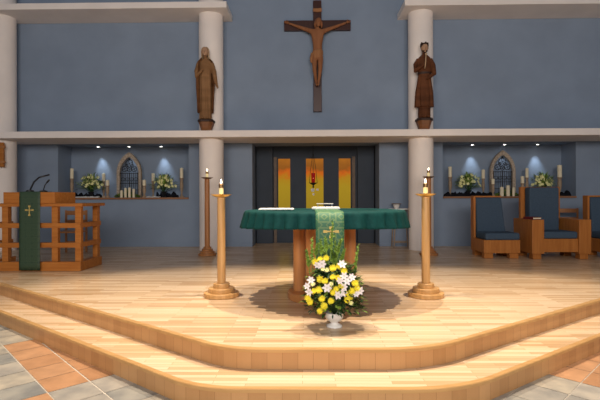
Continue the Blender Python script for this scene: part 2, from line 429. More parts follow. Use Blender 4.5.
def brocade(name, base, line, sc=.075):
    m, nt, b = new_mat(name)
    tc = N(nt, 'ShaderNodeTexCoord'); sp = N(nt, 'ShaderNodeSeparateXYZ'); nt.links.new(tc.outputs['UV'], sp.inputs[0])
    def mth(op, a, v=None, c=None):
        x = N(nt, 'ShaderNodeMath', operation=op)
        for k, q in enumerate((a, v, c)):
            if q is None: continue
            if isinstance(q, (int, float)): x.inputs[k].default_value = q
            else: nt.links.new(q, x.inputs[k])
        return x.outputs[0]
    u = mth('ABSOLUTE', mth('SUBTRACT', mth('FRACT', mth('DIVIDE', sp.outputs['X'], sc)), .5)); v = mth('ABSOLUTE', mth('SUBTRACT', mth('FRACT', mth('DIVIDE', sp.outputs['Y'], sc)), .5))
    mxx = mth('MAXIMUM', u, v); sm = mth('ADD', u, v)
    l1 = mth('COMPARE', mxx, .33, .045); l2 = mth('COMPARE', sm, .18, .05); l3 = mth('COMPARE', sm, .62, .04)
    tot = mth('MINIMUM', mth('ADD', mth('ADD', l1, l2), l3), 1.0)
    n = N(nt, 'ShaderNodeTexNoise'); n.inputs['Scale'].default_value = 120; nt.links.new(tc.outputs['UV'], n.inputs['Vector'])
    tot = mth('MULTIPLY', tot, mth('MULTIPLY_ADD', n.outputs['Fac'], .8, .2))
    cm = N(nt, 'ShaderNodeMix'); cm.data_type = 'RGBA'; nt.links.new(tot, cm.inputs[0]); cm.inputs[6].default_value = (*base, 1); cm.inputs[7].default_value = (*line, 1)
    nt.links.new(cm.outputs[2], b.inputs['Base Color']); b.inputs['Roughness'].default_value = .6
    return m
M['brocade'] = brocade('green brocade', (.04, .15, .075), (.17, .26, .10), .16)
M['brocade2'] = brocade('dark green brocade', (.016, .045, .024), (.075, .12, .06), .10)
def runner(name, mkey, w, path, loc, thick=.004, waves=0):
    """strip of cloth of width w following path (y, z) in local coordinates"""
    m = MB(); uv = m.bm.loops.layers.uv.new('UVMap'); s = 0; nx = 8
    pts = [Vector((0, y, z)) for y, z in path]; rows = []
    for i, p in enumerate(pts):
        if i: s += (pts[i]-pts[i-1]).length
        rows.append((s, [m.bm.verts.new((w*(k/nx-.5), p.y + waves*math.sin(k*1.9)*min(1, i*.1), p.z)) for k in range(nx+1)]))
    for (s0, a), (s1, b) in zip(rows, rows[1:]):
        for k in range(nx):
            f = m.bm.faces.new((a[k], a[k+1], b[k+1], b[k]))
            for lp, q in zip(f.loops, ((w*k/nx, s0), (w*(k+1)/nx, s0), (w*(k+1)/nx, s1), (w*k/nx, s1))): lp[uv].uv = q
    o = m.build(name, mkey, None, loc, smooth='all'); sd = o.modifiers.new('solid', 'SOLIDIFY'); sd.thickness = thick; sd.offset = 0
    return o
def gold_cross(parent, loc, h, w, t):
    m = MB(); m.box(-t/2, t/2, -.004, 0, -h/2, h/2); m.box(-w/2, w/2, -.0041, 0, h*.02, h*.02+t)
    for x, z in ((0, h/2), (0, -h/2), (-w/2, h*.02+t/2), (w/2, h*.02+t/2)):
        s = t*1.25; m.prism([(x-s, z-s*.5), (x+s, z-s*.5), (x+s*.3, z+s), (x-s*.3, z+s)], 0, .001) if 0 else m.box(x-s, x+s, -.005, 0, z-s*.7, z+s*.7)
    return m.build('gold_cross', 'gold', parent, loc)
path = [(.3, .989), (0, .989), (-.4, .989), (-.78, .989), (-.838, .985), (-.87, .965)] + [(-.895-.015*min(1, k*.25), .965-.05*k) for k in range(1, 12)]
ru = runner('altar_runner', 'brocade', .265, path, (.018, AY, 0), waves=.004)
tag(ru, 'light green brocade runner with gold ornament hanging over the altar front', 'runner')
gold_cross(ru, (.01, -.915, .80), .085, .11, .014)

# things on the altar
m = MB(); m.box(-.20, .20, -.10, .10, 0, .012); m.box(-.19, .19, -.09, .09, .0121, .018)
tag(m.build('altar_linen', 'white', None, (-.545, AY+.08, .9865), bevel=.003), 'folded white linen lying on the left part of the altar', 'cloth')
m = MB(); m.box(-.16, .16, -.1, .1, 0, .018)
t = thing('open_book', 'open white-paged book lying flat on the green runner', 'book', (.02, AY+.12, .9915))
m.build('cover', 'white', t, bevel=.003)
m = MB(); m.box(-.15, -.005, -.09, .09, .0181, .028); m.box(.005, .15, -.09, .09, .0181, .028); m.build('pages', 'china', t, bevel=.003)
t = thing('reading_stand', 'low thin clear-legged stand behind the open book', 'stand', (.02, AY+.38, .984))
m = MB(); m.box(-.10, .10, -.05, .05, .062, .070); m.build('shelf', 'china', t)
for s in (-1, 1):
    m = MB(); m.box(s*.085-.004, s*.085+.004, -.04, .04, 0, .0619); m.build('leg', 'wall', t)

# ------------------------------------------------------------------ candle stands
def make_stand(name, label, loc, tiers, th, h, pr_, wood_, dishmat, grp):
    t = thing(name, label, 'candle stand', loc, 0, grp)
    m = MB(); prof = []
    for k, r in enumerate(tiers): prof += [(r-.003, k*th+.0015), (r, k*th+.005), (r, (k+1)*th-.005), (r-.005, (k+1)*th)]
    m.lathe(prof, n=48); m.build('base', wood_, t, smooth=True)
    z0 = th*len(tiers)
    m = MB(); m.lathe([(pr_, z0+.0005), (pr_*.93, h-.03)], n=28); m.build('pole', wood_, t, smooth=True)
    m = MB(); m.lathe([(.03, h-.0295), (.055, h-.026), (.09, h-.014), (.118, h+.003), (.121, h+.006), (.116, h+.004), (.085, h-.008), (.0, h-.012)], n=36, cap=False); m.build('dish', dishmat, t, smooth=True)
    return t
def make_candle(label, loc, r, h, wax, cap, fl, grp):
    t = thing('candle', label, 'candle', loc, 0, grp)
    m = MB(); m.lathe([(r*1.35, 0), (r*1.35, .008), (r*.75, .012), (r*.7, .022)], n=24); m.build('socket', 'brass', t, smooth=True)
    m = MB(); m.lathe([(r, .0221), (r, h)], n=24); m.build('wax', wax, t, smooth=True)
    m = MB(); m.lathe([(r*1.1, h-.03), (r*1.12, h+.012), (r*.5, h+.02), (r*.3, h+.021)], n=24); m.build('follower', cap, t, smooth=True)
    m = MB(); m.lathe([(.002, h+.021), (fl*.32, h+.021+fl*.35), (fl*.30, h+.021+fl*.6), (.001, h+.021+fl*1.7)], n=14); m.build('flame', 'flame', t, smooth=True)
    l = bpy.data.lights.new('candle_glow', 'POINT'); l.energy = 1.2; l.color = (1, .7, .35); l.shadow_soft_size = .02
    lo = bpy.data.objects.new('candle_glow', l); COL.objects.link(lo); lo.location = (loc[0], loc[1], loc[2]+h+.14)
    return t
G1 = 'tall candle stands around the altar'; G2 = 'lit candles on the stands'
M['litwax'] = mat('glowing candle glass', (.85, .74, .42), .4)
M['litwax'].node_tree.nodes['Principled BSDF'].inputs['Emission Color'].default_value = (1, .75, .3, 1)
M['litwax'].node_tree.nodes['Principled BSDF'].inputs['Emission Strength'].default_value = .35
fs = make_stand('candle_stand', 'honey oak floor candle stand with round stepped base, front left of altar', (-1.178, 5.15, 0), (.20, .148, .092), .05, 1.158, .0475, 'oak', 'brass', G1)
dup(fs, (1.152, 5.15, 0), 'honey oak floor candle stand with round stepped base, front right of altar')
bs = make_stand('candle_stand', 'darker taller candle stand beside the left column behind the altar', (-2.165, 8.85, 0), (.175, .14, .108, .078), .042, 1.525, .052, 'oakdark', 'brassdark', G1)
dup(bs, (2.175, 8.85, 0), 'darker taller candle stand beside the right column behind the altar')
make_candle('lit candle with brass cap on the front left candle stand', (-1.178, 5.15, 1.147), .025, .12, 'litwax', 'brassdark', .03, G2)
make_candle('lit candle with brass cap on the front right candle stand', (1.152, 5.15, 1.147), .025, .12, 'litwax', 'brassdark', .03, G2)
make_candle('lit candle on the rear candle stand by the left column', (-2.165, 8.85, 1.514), .026, .12, 'litwax', 'brassdark', .028, G2)
make_candle('lit candle on the rear candle stand by the right column', (2.175, 8.85, 1.514), .026, .12, 'litwax', 'brassdark', .028, G2)

# ------------------------------------------------------------------ flower arrangement in front of the altar
def daisy(name, c, r, mkey, parent, nrm=Vector((0, -1, .45)), petals=12, center='yellow', lay=2):
    m = MB(); q = nrm.normalized().to_track_quat('Z', 'Y')
    if petals > 6:
        lay = 3
    for L in range(lay):
        for k in range(petals):
            a = 2*PI*(k+.5*L)/petals; d = Vector((math.cos(a), math.sin(a), .12+.28*L)); d.rotate(q)
            sd_ = Vector((-math.sin(a), math.cos(a), 0)); sd_.rotate(q)
            m.leaf(Vector((0,0,0)), d.normalized()*r*(1-.25*L)*rnd.uniform(.85, 1.12), r*(2.1 if petals > 6 else 2.0)/petals, .08, side=sd_)
    m.ell((0,0,0), (r*(.17 if petals > 6 else .1),)*3, 8, 6, mi=1)
    return m.build(name, [mkey, center], parent, c, recalc=False)
fa = thing('flower_arrangement', 'yellow and white flower arrangement in a white footed vase before the altar', 'flowers', (.04, 3.93, 0))
m = MB(); m.lathe([(.068, .0015), (.07, .012), (.045, .024), (.03, .034), (.034, .042), (.062, .06), (.078, .085), (.080, .105), (.074, .115), (.079, .125), (.073, .124), (.06, .09)], n=36, cap=False)
m.build('vase', 'china', fa, smooth='all')
m = MB(); rr = random.Random(3)
for k in range(2200):   # dark filler leaves radiating from the vase mouth
    a = rr.uniform(0, 2*PI); h = rr.uniform(-.38, 1)
    rad = .225*math.sqrt(max(.05, 1-(max(0, h)*.9)**2))*rr.uniform(.45, 1.08)
    p = Vector((math.cos(a)*rad, math.sin(a)*rad*.75, .25+h*.28))
    d = Vector((math.cos(a), math.sin(a)*.8, rr.uniform(-.5, .9))).normalized()
    m.leaf(p, p+d*rr.uniform(.04, .08), rr.uniform(.008, .018), .12, mi=0 if rr.random() < .8 else 1)
for k in range(70):     # stems
    a = rr.uniform(0, 2*PI); rad = rr.uniform(.05, .22)
    m.tube([(0, 0, .1), (math.cos(a)*rad*.5, math.sin(a)*rad*.4, .25), (math.cos(a)*rad, math.sin(a)*rad*.75, rr.uniform(.3, .5))], .0025, 5)
m.build('foliage', ['leaf', 'leaf2'], fa, recalc=False)
def loc_at(px, py, Y):   # a point of the bunch at real distance Y, in the arrangement's own space
    d = fw + r2*(px-300)/451 + u2*(198-py)/451; t = Y/d.y
    return Vector((-.19, 0, 1.12)) + d*t - Vector((.04, 3.93, 0))
yel = [(320,259),(326,258),(315,262),(333,268),(339,266),(344,271),(320,279),(325,281),(333,277),(338,278),(314,291),(319,290),(329,289),(333,293),(308,298),(310,302),(322,299),(324,306),(320,311),(346,294),(350,297),(355,283),(357,288),(336,289),(341,286),(331,301),(352,291),(347,300)]
for i, (x, y) in enumerate(yel):
    c = loc_at(x, y, 3.70+abs(x-331)*.0028+rr.uniform(-.012, .012)); nr = Vector((c.x*1.6+rr.uniform(-.3, .3), -1, rr.uniform(.1, .9)))
    daisy('yellow_daisy', c, rr.uniform(.029, .037), 'yellow', fa, nr, 16)
for x, y in [(327,270),(323,269),(331,284),(351,303),(313,284)]:
    c = loc_at(x, y, 3.72+abs(x-331)*.0028); daisy('lime_daisy', c, .024, 'paleyellow', fa, Vector((c.x, -1, .6)), 10)
for x, y in [(317,265),(322,264),(342,264),(344,276),(340,281),(347,281),(344,287),(307,286),(309,292),(327,288),(338,295),(343,293),(356,294),(360,291),(311,280),(352,277)]:
    c = loc_at(x, y, 3.69+abs(x-331)*.0028); nr = Vector((c.x*1.6+rr.uniform(-.4, .4), -1, rr.uniform(-.1, .7)))
    daisy('white_lily', c, rr.uniform(.034, .044), 'petal', fa, nr, 6, 'leaf2', 1)
def spire(base, tip, parent, buds=22, w=.014):
    m = MB(); a, b = Vector(base), Vector(tip); m.tube([a, (a+b)/2+Vector((.004, 0, 0)), b], [.004, .003, .0015], 6)
    for k in range(buds):
        t = .25+.75*k/buds; p = a.lerp(b, t); an = k*2.4; s = 1.25-t*.7
        d = Vector((math.cos(an)*.7, math.sin(an)*.7, .9)).normalized()
        m.leaf(p, p+d*.05*s, w*s*1.5, .2, mi=0)
    m.build('green_spire', ['leaf2'], parent, recalc=False)
for (bx, by), (tx, ty), Y in (((330,262),(333,221),3.86), ((327,258),(325,238),3.84), ((336,262),(341,240),3.86), ((312,275),(312,238),3.9), ((310,275),(306,250),3.9), ((315,262),(318,244),3.88), ((322,262),(320,240),3.86), ((340,268),(345,250),3.86), ((353,285),(358.5,245),3.95)):
    spire(loc_at(bx, by, Y), loc_at(tx, ty, Y), fa)
for k in range(5):
    spire((rr.uniform(-.1, .08), .05, .45), (rr.uniform(-.14, .1), .08, rr.uniform(.66, .8)), fa, 16, .012)

# ------------------------------------------------------------------ ambo at the left
LX, LY = -4.5, 6.93
am = thing('ambo', 'open-frame orange oak lectern at the left of the platform', 'lectern', (LX, LY, 0))
hw, dp = .805, .70
m = MB(); m.box(-hw, hw, -.03, .10, .0015, .145)
m.box(-hw, -hw+.13, .1001, dp, .0015, .145); m.box(hw-.13, hw, .1001, dp, .0015, .145); m.build('base', 'ambo', am, bevel=.006)
for z0 in (.365, .67):
    m = MB(); m.box(-hw+.005, hw-.005, -.02, .085, z0, z0+.075)
    m.box(-hw+.005, -hw+.1, .0851, dp-.02, z0, z0+.075); m.box(hw-.1, hw-.005, .0851, dp-.02, z0, z0+.075); m.build('rail', 'ambo', am, bevel=.004)
for x in (-.76, -.39, .39, .755):
    m = MB(); m.box(x-.047, x+.047, -.005, .07, .146, 1.0); m.build('post', 'ambo', am, bevel=.004)
for s in (-1, 1):
    for y in (.60,):
        m = MB(); m.box(s*.755-.04, s*.755+.04, y-.05, y+.05, .146, 1.0); m.build('post', 'ambo', am, bevel=.004)
m = MB(); m.box(-hw-.04, hw+.04, -.05, dp+.03, 1.0005, 1.05); m.build('tabletop', 'ambo', am, bevel=.005)
m = MB()
m.prism([(-.375, -.06), (.42, -.06), (.53, .36), (-.48, .36)], 1.0505, 1.225); m.build('reading_desk', 'ambo', am, bevel=.006)
path = [(.25, 1.232), (.0, 1.232), (-.058, 1.232), (-.068, 1.225)] + [(-.072-.001*k, 1.225-.08*k) for k in range(1, 16)]
lc = runner('lectern_cloth', 'brocade2', .325, path, (LX+.045, LY, 0))
tag(lc, 'dark green brocade strip with a gold cross hanging down the lectern front', 'cloth')
gold_cross(lc, (0, -.083, .94), .135, .10, .013)
for pts, lab in (([(30,193),(31,188),(34,182),(39,177.5),(46,175.6)], 'larger black gooseneck microphone on the lectern top'), ([(43.5,192),(44,188),(45,185),(47,182.5)], 'smaller black gooseneck microphone, right one on the lectern')):
    w3 = []
    for x, y in pts:
        d = fw + r2*(x-300)/451 + u2*(198-y)/451; w3.append(Vector((-.19, 0, 1.12)) + d*(7.05/d.y))
    b0 = Vector((w3[0].x, 7.05, 1.2335 if len(pts) == 5 else 1.2265)); w3 = [v-b0 for v in w3]; w3[0] = Vector((0, 0, .02))
    t = thing('microphone', lab, 'microphone', b0, 0, 'gooseneck microphones on the lectern')
    m = MB(); m.lathe([(.06, 0), (.055, .022), (.02, .03)], n=20); m.build('base', 'mic', t, smooth=True)
    m = MB(); m.tube(w3, .013 if len(pts) == 5 else .008, 8); m.build('gooseneck', 'mic', t, smooth='all')
    e = w3[-1]; d = (w3[-1]-w3[-2]).normalized()
    m = MB(); m.tube([e-d*.005, e, e+d*.05, e+d*.06], [.008, .014, .014, .006], 10); m.build('head', 'mic', t, smooth='all')

# plain wooden chairs half hidden behind lectern and armchair
def side_chair(label, loc, rz):
    t = thing('wooden_chair', label, 'chair', loc, rz, 'plain wooden chairs by the rear wall')
    for x in (-.2, .2):
        m = MB(); m.box(x-.018, x+.018, .2, .236, .0015, .88); m.build('leg', 'oakdark', t)
        m = MB(); m.box(x-.018, x+.018, -.2, -.164, .0015, .43); m.build('leg', 'oakdark', t)
    m = MB(); m.box(-.22, .22, -.21, .24, .431, .465); m.build('seat', 'oakdark', t, bevel=.005)
    m = MB(); m.box(-.18, .18, .205, .228, .78, .87); m.box(-.18, .18, .205, .228, .62, .68); m.build('backrest', 'oakdark', t, bevel=.004)
    m = MB(); m.box(-.18, .18, -.19, -.172, .2, .235); m.box(-.18, .18, .21, .228, .2, .235); m.build('stretcher', 'oakdark', t)
    return t
side_chair('slim wooden chair standing behind the open lectern frame', (-5.0, 9.15, 0), .15)
side_chair('low wooden chair half hidden behind the large armchair', (5.42, 9.75, 0), -.3)

# ------------------------------------------------------------------ celebrants' chairs
def cushion(m, x0, x1, y0, y1, z0, z1, r=.03): m.box(x0, x1, y0, y1, z0, z1)
def armless(label, loc):
    t = thing('upholstered_chair', label, 'chair', loc, 0, 'armless chairs flanking the armchair')
    w = .66
    m = MB(); m.box(0, w, 0, .66, .10, .34); m.build('seat_frame', 'chairwood', t, bevel=.008)
    for x in (.02, w-.18):
        for y in (.03, .5):
            m = MB(); m.box(x, x+.16, y, y+.13, .0015, .0995); m.build('foot', 'chairwood', t, bevel=.004)
    m = MB(); m.box(.03, w-.005, -.01, .50, .3405, .47); m.build('seat_cushion', 'fabric', t, bevel=.035)
    m = MB(); m.box(.0, .04, .50, .66, .3405, 1.15); m.box(.04, w-.12, .52, .66, 1.12, 1.15); m.box(.04, w-.12, .62, .66, .3405, 1.12); m.build('back_frame', 'chairwood', t, bevel=.006)
    m = MB(); m.loft([[(.042, y0, z_), (x1, y0, z_), (x1, .619, z_), (.042, .619, z_)] for z_, x1, y0 in ((.43, w-.07, .42), (.75, w-.10, .45), (1.118, w-.125, .49))]); m.build('back_cushion', 'fabric', t, bevel=.03)
    return t
armless('armless dark blue upholstered oak chair left of the big armchair', (3.02, 8.27, 0))
armless('armless dark blue upholstered oak chair right of the big armchair, cut by the frame', (5.20, 8.27, 0))
t = thing('armchair', 'large oak armchair with tall dark blue back and box arms', 'chair', (3.835, 8.15, 0))
w = 1.05; aw = .215
for x in (0, w-aw):
    m = MB(); m.box(x, x+aw, 0, .74, .10, .715); m.build('arm', 'chairwood', t, bevel=.008)
    for y in (.04, .55):
        m = MB(); m.box(x+.03, x+.18, y, y+.14, .0015, .0995); m.build('foot', 'chairwood', t, bevel=.004)
m = MB(); m.box(aw+.0005, w-aw-.0005, .03, .70, .13, .37); m.build('seat_frame', 'chairwood', t, bevel=.006)
m = MB(); m.box(aw+.006, w-aw-.006, .02, .56, .371, .50); m.build('seat_cushion', 'fabric', t, bevel=.035)
m = MB(); m.box(.145, .205, .7405, .83, .10, 1.32); m.box(.845, .905, .7405, .83, .10, 1.32); m.box(.205, .845, .78, .83, .10, 1.32); m.build('back_frame', 'chairwood', t, bevel=.006)
m = MB(); m.box(.235, .80, .57, .7795, .47, 1.31); m.build('back_cushion', 'fabric', t, bevel=.03)
t = thing('book', 'dark red book lying on the left arm of the armchair', 'book', (3.935, 8.35, .7165), .2)
m = MB(); m.box(-.09, .09, -.13, .13, 0, .008); m.box(-.09, .09, -.13, .13, .034, .042); m.box(-.09, -.082, -.13, .13, .008, .034); m.build('cover', 'redbook', t)
m = MB(); m.box(-.081, .085, -.122, .122, .0085, .0335); m.build('pages', 'wax', t)

# ------------------------------------------------------------------ side table behind the altar
t = thing('side_table', 'slim wooden folding table with white top behind the altar right end', 'table', (1.92, 10.24, 0))
m = MB(); m.box(-.26, .26, -.15, .15, .85, .875); m.build('tabletop', 'white', t, bevel=.004)
for s in (-1, 1):
    for y in (-.13, .13):
        m = MB(); m.tube([(s*.18, y, .002), (s*.14, y, .8495)], .014, 8); m.build('leg', 'holder', t)
m = MB(); m.tube([(-.17, -.13, .12), (.17, -.13, .12)], .011, 8); m.tube([(-.17, .13, .12), (.17, .13, .12)], .011, 8); m.build('stretcher', 'holder', t)
t = thing('white_bowl', 'small white bowl with a dark lid on the side table', 'bowl', (1.82, 10.24, .8755))
m = MB(); m.lathe([(.04, 0), (.06, .03), (.075, .10)], n=24); m.build('bowl', 'china', t, smooth=True)
m = MB(); m.lathe([(.12, .1005), (.13, .108), (.05, .118)], n=24); m.build('lid', 'brassdark', t, smooth=True)

# ------------------------------------------------------------------ sanctuary lamp
M['redflame'] = emit('red glowing flame', (1, .25, .12), 2.5)
M['redglass'] = mat('ruby glass', (.22, .004, .004), .2)
b = M['redglass'].node_tree.nodes['Principled BSDF']; b.inputs['Emission Color'].default_value = (.5, .01, .008, 1); b.inputs['Emission Strength'].default_value = .35
t = thing('sanctuary_lamp', 'hanging red glass sanctuary lamp in front of the middle amber window', 'lamp', (-.05, 10.85, 1.45))
m = MB(); m.lathe([(.035, .04), (.045, .06), (.05, .27), (.047, .27)], n=24); m.build('red_glass', 'redglass', t, smooth=True)
m = MB(); m.lathe([(.012, -.09), (.022, -.06), (.012, -.03), (.05, .0), (.10, .03), (.115, .035), (.05, .039)], n=28); m.build('bracket', 'iron', t, smooth=True)
for k in range(3):
    a = k*2*PI/3+.5; m = MB(); m.tube([(.11*math.cos(a), .11*math.sin(a), .03), (.075*math.cos(a), .075*math.sin(a), .35), (.012*math.cos(a), .012*math.sin(a), .72)], .006, 6); m.build('chain', 'iron', t)
m = MB(); m.tube([(0, 0, .7), (0, 0, .968)], .006, 6); m.ell((0, 0, .72), (.025, .025, .02), 10, 6); m.build('hanger', 'iron', t)
m = MB(); m.ell((0, -.05, .14), (.009, .007, .014), 10, 6); m.build('flame', 'redflame', t)

# ------------------------------------------------------------------ crucifix with carved figure
CZ = 3.07
cr = thing('crucifix', 'large dark wooden cross on the middle wall with a carved corpus', 'crucifix', (.042, 10.012, 3.035)); cr.scale = (.966, .966, .966)
m = MB(); m.box(-.095, .095, 0, .085, 0, 2.56); m.box(-.765, -.0951, 0, .085, 1.87, 2.10); m.box(.0951, .765, 0, .085, 1.87, 2.10); m.build('cross', 'darkbrown', cr, bevel=.006)
m = MB(); m.loft([[(-.105, -.02+.012*math.sin(i), 2.28+.02*math.sin(i*.9)+.0) for i in (0, 1)] and [(-.10, -.03, 2.29), (-.10, -.002, 2.29), (-.10, -.002, 2.36), (-.10, -.03, 2.36)], [(0, -.04, 2.275), (0, -.002, 2.275), (0, -.002, 2.355), (0, -.04, 2.355)], [(.10, -.03, 2.29), (.10, -.002, 2.29), (.10, -.002, 2.37), (.10, -.03, 2.37)]]); m.build('titulus', 'loin', cr)
def skinned(name, verts, edges, radii, mkey, parent, sub=2, loc=(0,0,0)):
    me = bpy.data.meshes.new(name); me.from_pydata([tuple(v) for v in verts], edges, []); me.materials.append(M[mkey])
    o = bpy.data.objects.new(name, me); COL.objects.link(o); o.parent = parent; o.location = loc
    md = o.modifiers.new('skin', 'SKIN'); md.use_smooth_shade = True
    for i, r in enumerate(radii):
        sv = me.skin_vertices[0].data[i]; sv.radius = (r if isinstance(r, tuple) else (r, r))
    me.skin_vertices[0].data[0].use_root = True
    s = o.modifiers.new('sub', 'SUBSURF'); s.levels = sub; s.render_levels = sub
    return o
# body chain; y negative is towards the viewer
V = [(0, -.10, 1.28), (0, -.105, 1.44), (0, -.12, 1.60), (0, -.12, 1.76), (0, -.115, 1.86), (.0, -.14, 1.93),   # pelvis..neck
     (-.12, -.11, 1.80), (-.36, -.07, 1.90), (-.60, -.04, 2.00), (-.655, -.035, 2.02),
     (.12, -.11, 1.80), (.36, -.07, 1.90), (.60, -.04, 2.00), (.655, -.035, 2.02),
     (-.065, -.10, 1.20), (-.075, -.17, .93), (-.035, -.09, .68), (-.03, -.10, .62), (-.02, -.15, .56),
     (.065, -.10, 1.20), (.06, -.18, .93), (.025, -.12, .68), (.02, -.13, .62), (.01, -.18, .56)]
Ed = [(0,1),(1,2),(2,3),(3,4),(4,5),(3,6),(6,7),(7,8),(8,9),(3,10),(10,11),(11,12),(12,13),(0,14),(14,15),(15,16),(16,17),(17,18),(0,19),(19,20),(20,21),(21,22),(22,23)]
Rd = [(.115,.08),(.10,.07),(.13,.085),(.14,.075),.045,.04, .058,.042,.026,.024, .058,.042,.026,.024, .075,.05,.03,.028,.022, .075,.05,.03,.028,.022]
bd = skinned('carved_body', V, Ed, Rd, 'corpus', cr)
m = MB(); m.ell((0.02, -.165, 1.985), (.066, .078, .095), 20, 14, Euler((.35, .1, .15)))
m.lathe([(.001, -.03), (.012, -.022), (.009, .01), (.002, .02)], (.02, -.245, 1.985), 8)
m.ell((-.008, -.235, 2.0), (.011, .006, .006), 8, 6); m.ell((.045, -.235, 2.0), (.011, .006, .006), 8, 6)
m.build('head', 'corpus', cr, smooth='all')
m = MB(); m.ell((.02, -.145, 2.01), (.076, .078, .088), 18, 12, Euler((.3, .1, .1))); m.ell((.02, -.20, 1.915), (.04, .035, .04), 12, 8)
for s in (-1, 1): m.tube([(.02+s*.06, -.15, 2.02), (.02+s*.075, -.145, 1.94), (.02+s*.07, -.13, 1.87)], [.025, .028, .012], 8)
m.build('hair', 'corpus', cr, smooth='all')
for s in (-1, 1):   # hands: palm, four fingers and a thumb, nailed open
    m = MB(); m.ell((s*.685, -.035, 2.035), (.034, .013, .028), 12, 8)
    for k in range(4): m.tube([(s*.70, -.035, 2.018+.012*k), (s*(.735+.004*(k % 3)), -.045, 2.022+.015*k), (s*(.752+.004*(k % 3)), -.062, 2.022+.015*k)], [.008, .007, .005], 6)
    m.tube([(s*.675, -.04, 2.055), (s*.69, -.05, 2.082), (s*.705, -.055, 2.09)], [.009, .008, .005], 6)
    m.build('hand', 'corpus', cr, smooth='all')
m = MB(); n = 40; rings = []
for k in range(9):
    z = 1.36-.022*k; rings.append([((.118+.006*k/8+.006*math.sin(7*a+k*.8))*math.cos(a), -.10+(.088+.004*math.sin(9*a+k))*math.sin(a), z+.02*math.cos(a+.5)) for a in [2*PI*i/n for i in range(n)]])
m.loft(rings); m.ell((-.125, -.12, 1.27), (.035, .03, .05), 10, 8); m.tube([(-.13, -.13, 1.26), (-.145, -.14, 1.18), (-.14, -.14, 1.08)], [.03, .035, .02], 8)
m.build('loincloth', 'loin', cr, smooth='all')

# ------------------------------------------------------------------ statues on the column pedestals
def loft_body(m, prof, n=56, folds=0, fold_n=9, phase=0):
    rings = []
    for z, rx, ry, cx, cy, fo in prof:
        rings.append([(cx+rx*(1+fo*(math.sin(fold_n*a+phase+z*1.5)+.5*math.sin((fold_n*2+1)*a+2+z*3)))*math.cos(a), cy+ry*(1+fo*(math.sin(fold_n*a+phase+z*1.5)+.5*math.sin((fold_n*2+1)*a+2+z*3)))*math.sin(a), z) for a in [2*PI*i/n for i in range(n)]])
    m.loft(rings)
def remesh(o, v=.007):
    r = o.modifiers.new('remesh', 'REMESH'); r.mode = 'VOXEL'; r.voxel_size = v; r.use_smooth_shade = True
    s = o.modifiers.new('smooth', 'SMOOTH'); s.factor = .5; s.iterations = 2
    return o
def handmesh(m, c, d, side, r=.011):
    """palm, four fingers, thumb from wrist c along d; side = thumb direction"""
    c, d, side = Vector(c), Vector(d).normalized(), Vector(side).normalized(); nn = d.cross(side)
    m.tube([c-d*.02, c+d*.02, c+d*.055], [.019, .024, .022], 10)
    for k in range(4):
        b = c+d*.045+side*(.018-.012*k); L = (.042, .05, .046, .036)[k]
        m.tube([b, b+d*L*.6, b+d*L+nn*.012], [.0085, .0075, .0055], 7)
    b = c+d*.015+side*.016; m.tube([b, b+d*.02+side*.018, b+d*.042+side*.02], [.010, .0085, .006], 7)
def face(m, c, s=1, n_=(0, -1, 0)):
    x, y, z = c
    m.ell((x, y, z), (.062*s, .074*s, .088*s), 20, 14)
    m.tube([(x, y-.066*s, z+.015*s), (x, y-.088*s, z-.012*s), (x, y-.072*s, z-.020*s)], [.007*s, .012*s, .008*s], 8)
    for k in (-1, 1):
        m.ell((x+k*.025*s, y-.066*s, z+.012*s), (.012*s, .008*s, .006*s), 8, 6); m.ell((x+k*.063*s, y, z-.002*s), (.008*s, .015*s, .022*s), 8, 6)
    m.ell((x, y-.068*s, z-.040*s), (.018*s, .008*s, .006*s), 8, 6); m.ell((x, y-.055*s, z-.070*s), (.020*s, .018*s, .016*s), 8, 6)

PG = 'wooden corbel pedestals under the statues'
def pedestal(label, loc):
    t = thing('pedestal', label, 'pedestal', loc, 0, PG)
    m = MB(); m.loft([[(s*wx, y, z) for s, y in ((-1, yb_), (-1.0, -.06), (-.55, -yf_), (.55, -yf_), (1.0, -.06), (1, yb_))] for wx, yf_, yb_, z in ((.10, .09, .10, .0015), (.115, .115, .10, .06), (.15, .14, .10, .17))])
    m.build('corbel', 'pedestal', t, bevel=.004)
    m = MB(); m.loft([[(s*wx, y, z) for s, y in ((-1, .10), (-1.0, -.08), (-.55, -yf_), (.55, -yf_), (1.0, -.08), (1, .10))] for wx, yf_, z in ((.165, .155, .1705), (.165, .155, .205), (.15, .14, .225))])
    m.build('cap', 'hair', t, bevel=.004)
PZ = 2.536; BZ = PZ+.226
pedestal('small wooden corbel under the robed woman statue', (-2.30, 9.405, PZ)); pedestal('small wooden corbel under the bearded man statue', (2.235, 9.405, PZ))

st = thing('statue', 'carved wooden statue of a veiled woman on the left column', 'statue', (-2.31, 9.37, BZ), .1, 'carved statues on the columns')
m = MB()
loft_body(m, [(.002,.125,.085,0,0,.03),(.05,.125,.09,0,0,.05),(.3,.12,.085,0,0,.09),(.6,.118,.085,0,0,.08),(.85,.12,.085,0,0,.05),(1.0,.125,.085,0,0,.02),(1.12,.14,.08,0,0,0),(1.2,.13,.07,0,0,0),(1.25,.07,.05,0,0,0),(1.28,.04,.04,0,0,0),(1.33,.04,.04,0,-.005,0)])
m.tube([(-.13,0,1.17),(-.175,-.02,1.0),(-.17,-.05,.88),(-.09,-.13,.95)], [.05,.05,.045,.03], 12)
m.tube([(.13,0,1.17),(.18,-.01,1.0),(.205,-.04,.85),(.235,-.08,.72)], [.05,.05,.045,.03], 12)
for s in (-1, 1): m.ell((s*.05, -.09, .02), (.035, .05, .018), 10, 6)
handmesh(m, (-.085,-.135,.95), (.7,-.15,.75), (-.5,-.5,.3)); handmesh(m, (.238,-.085,.71), (.35,-.3,-.85), (-.6,-.6,0))
remesh(m.build('body', 'statRobe', st))
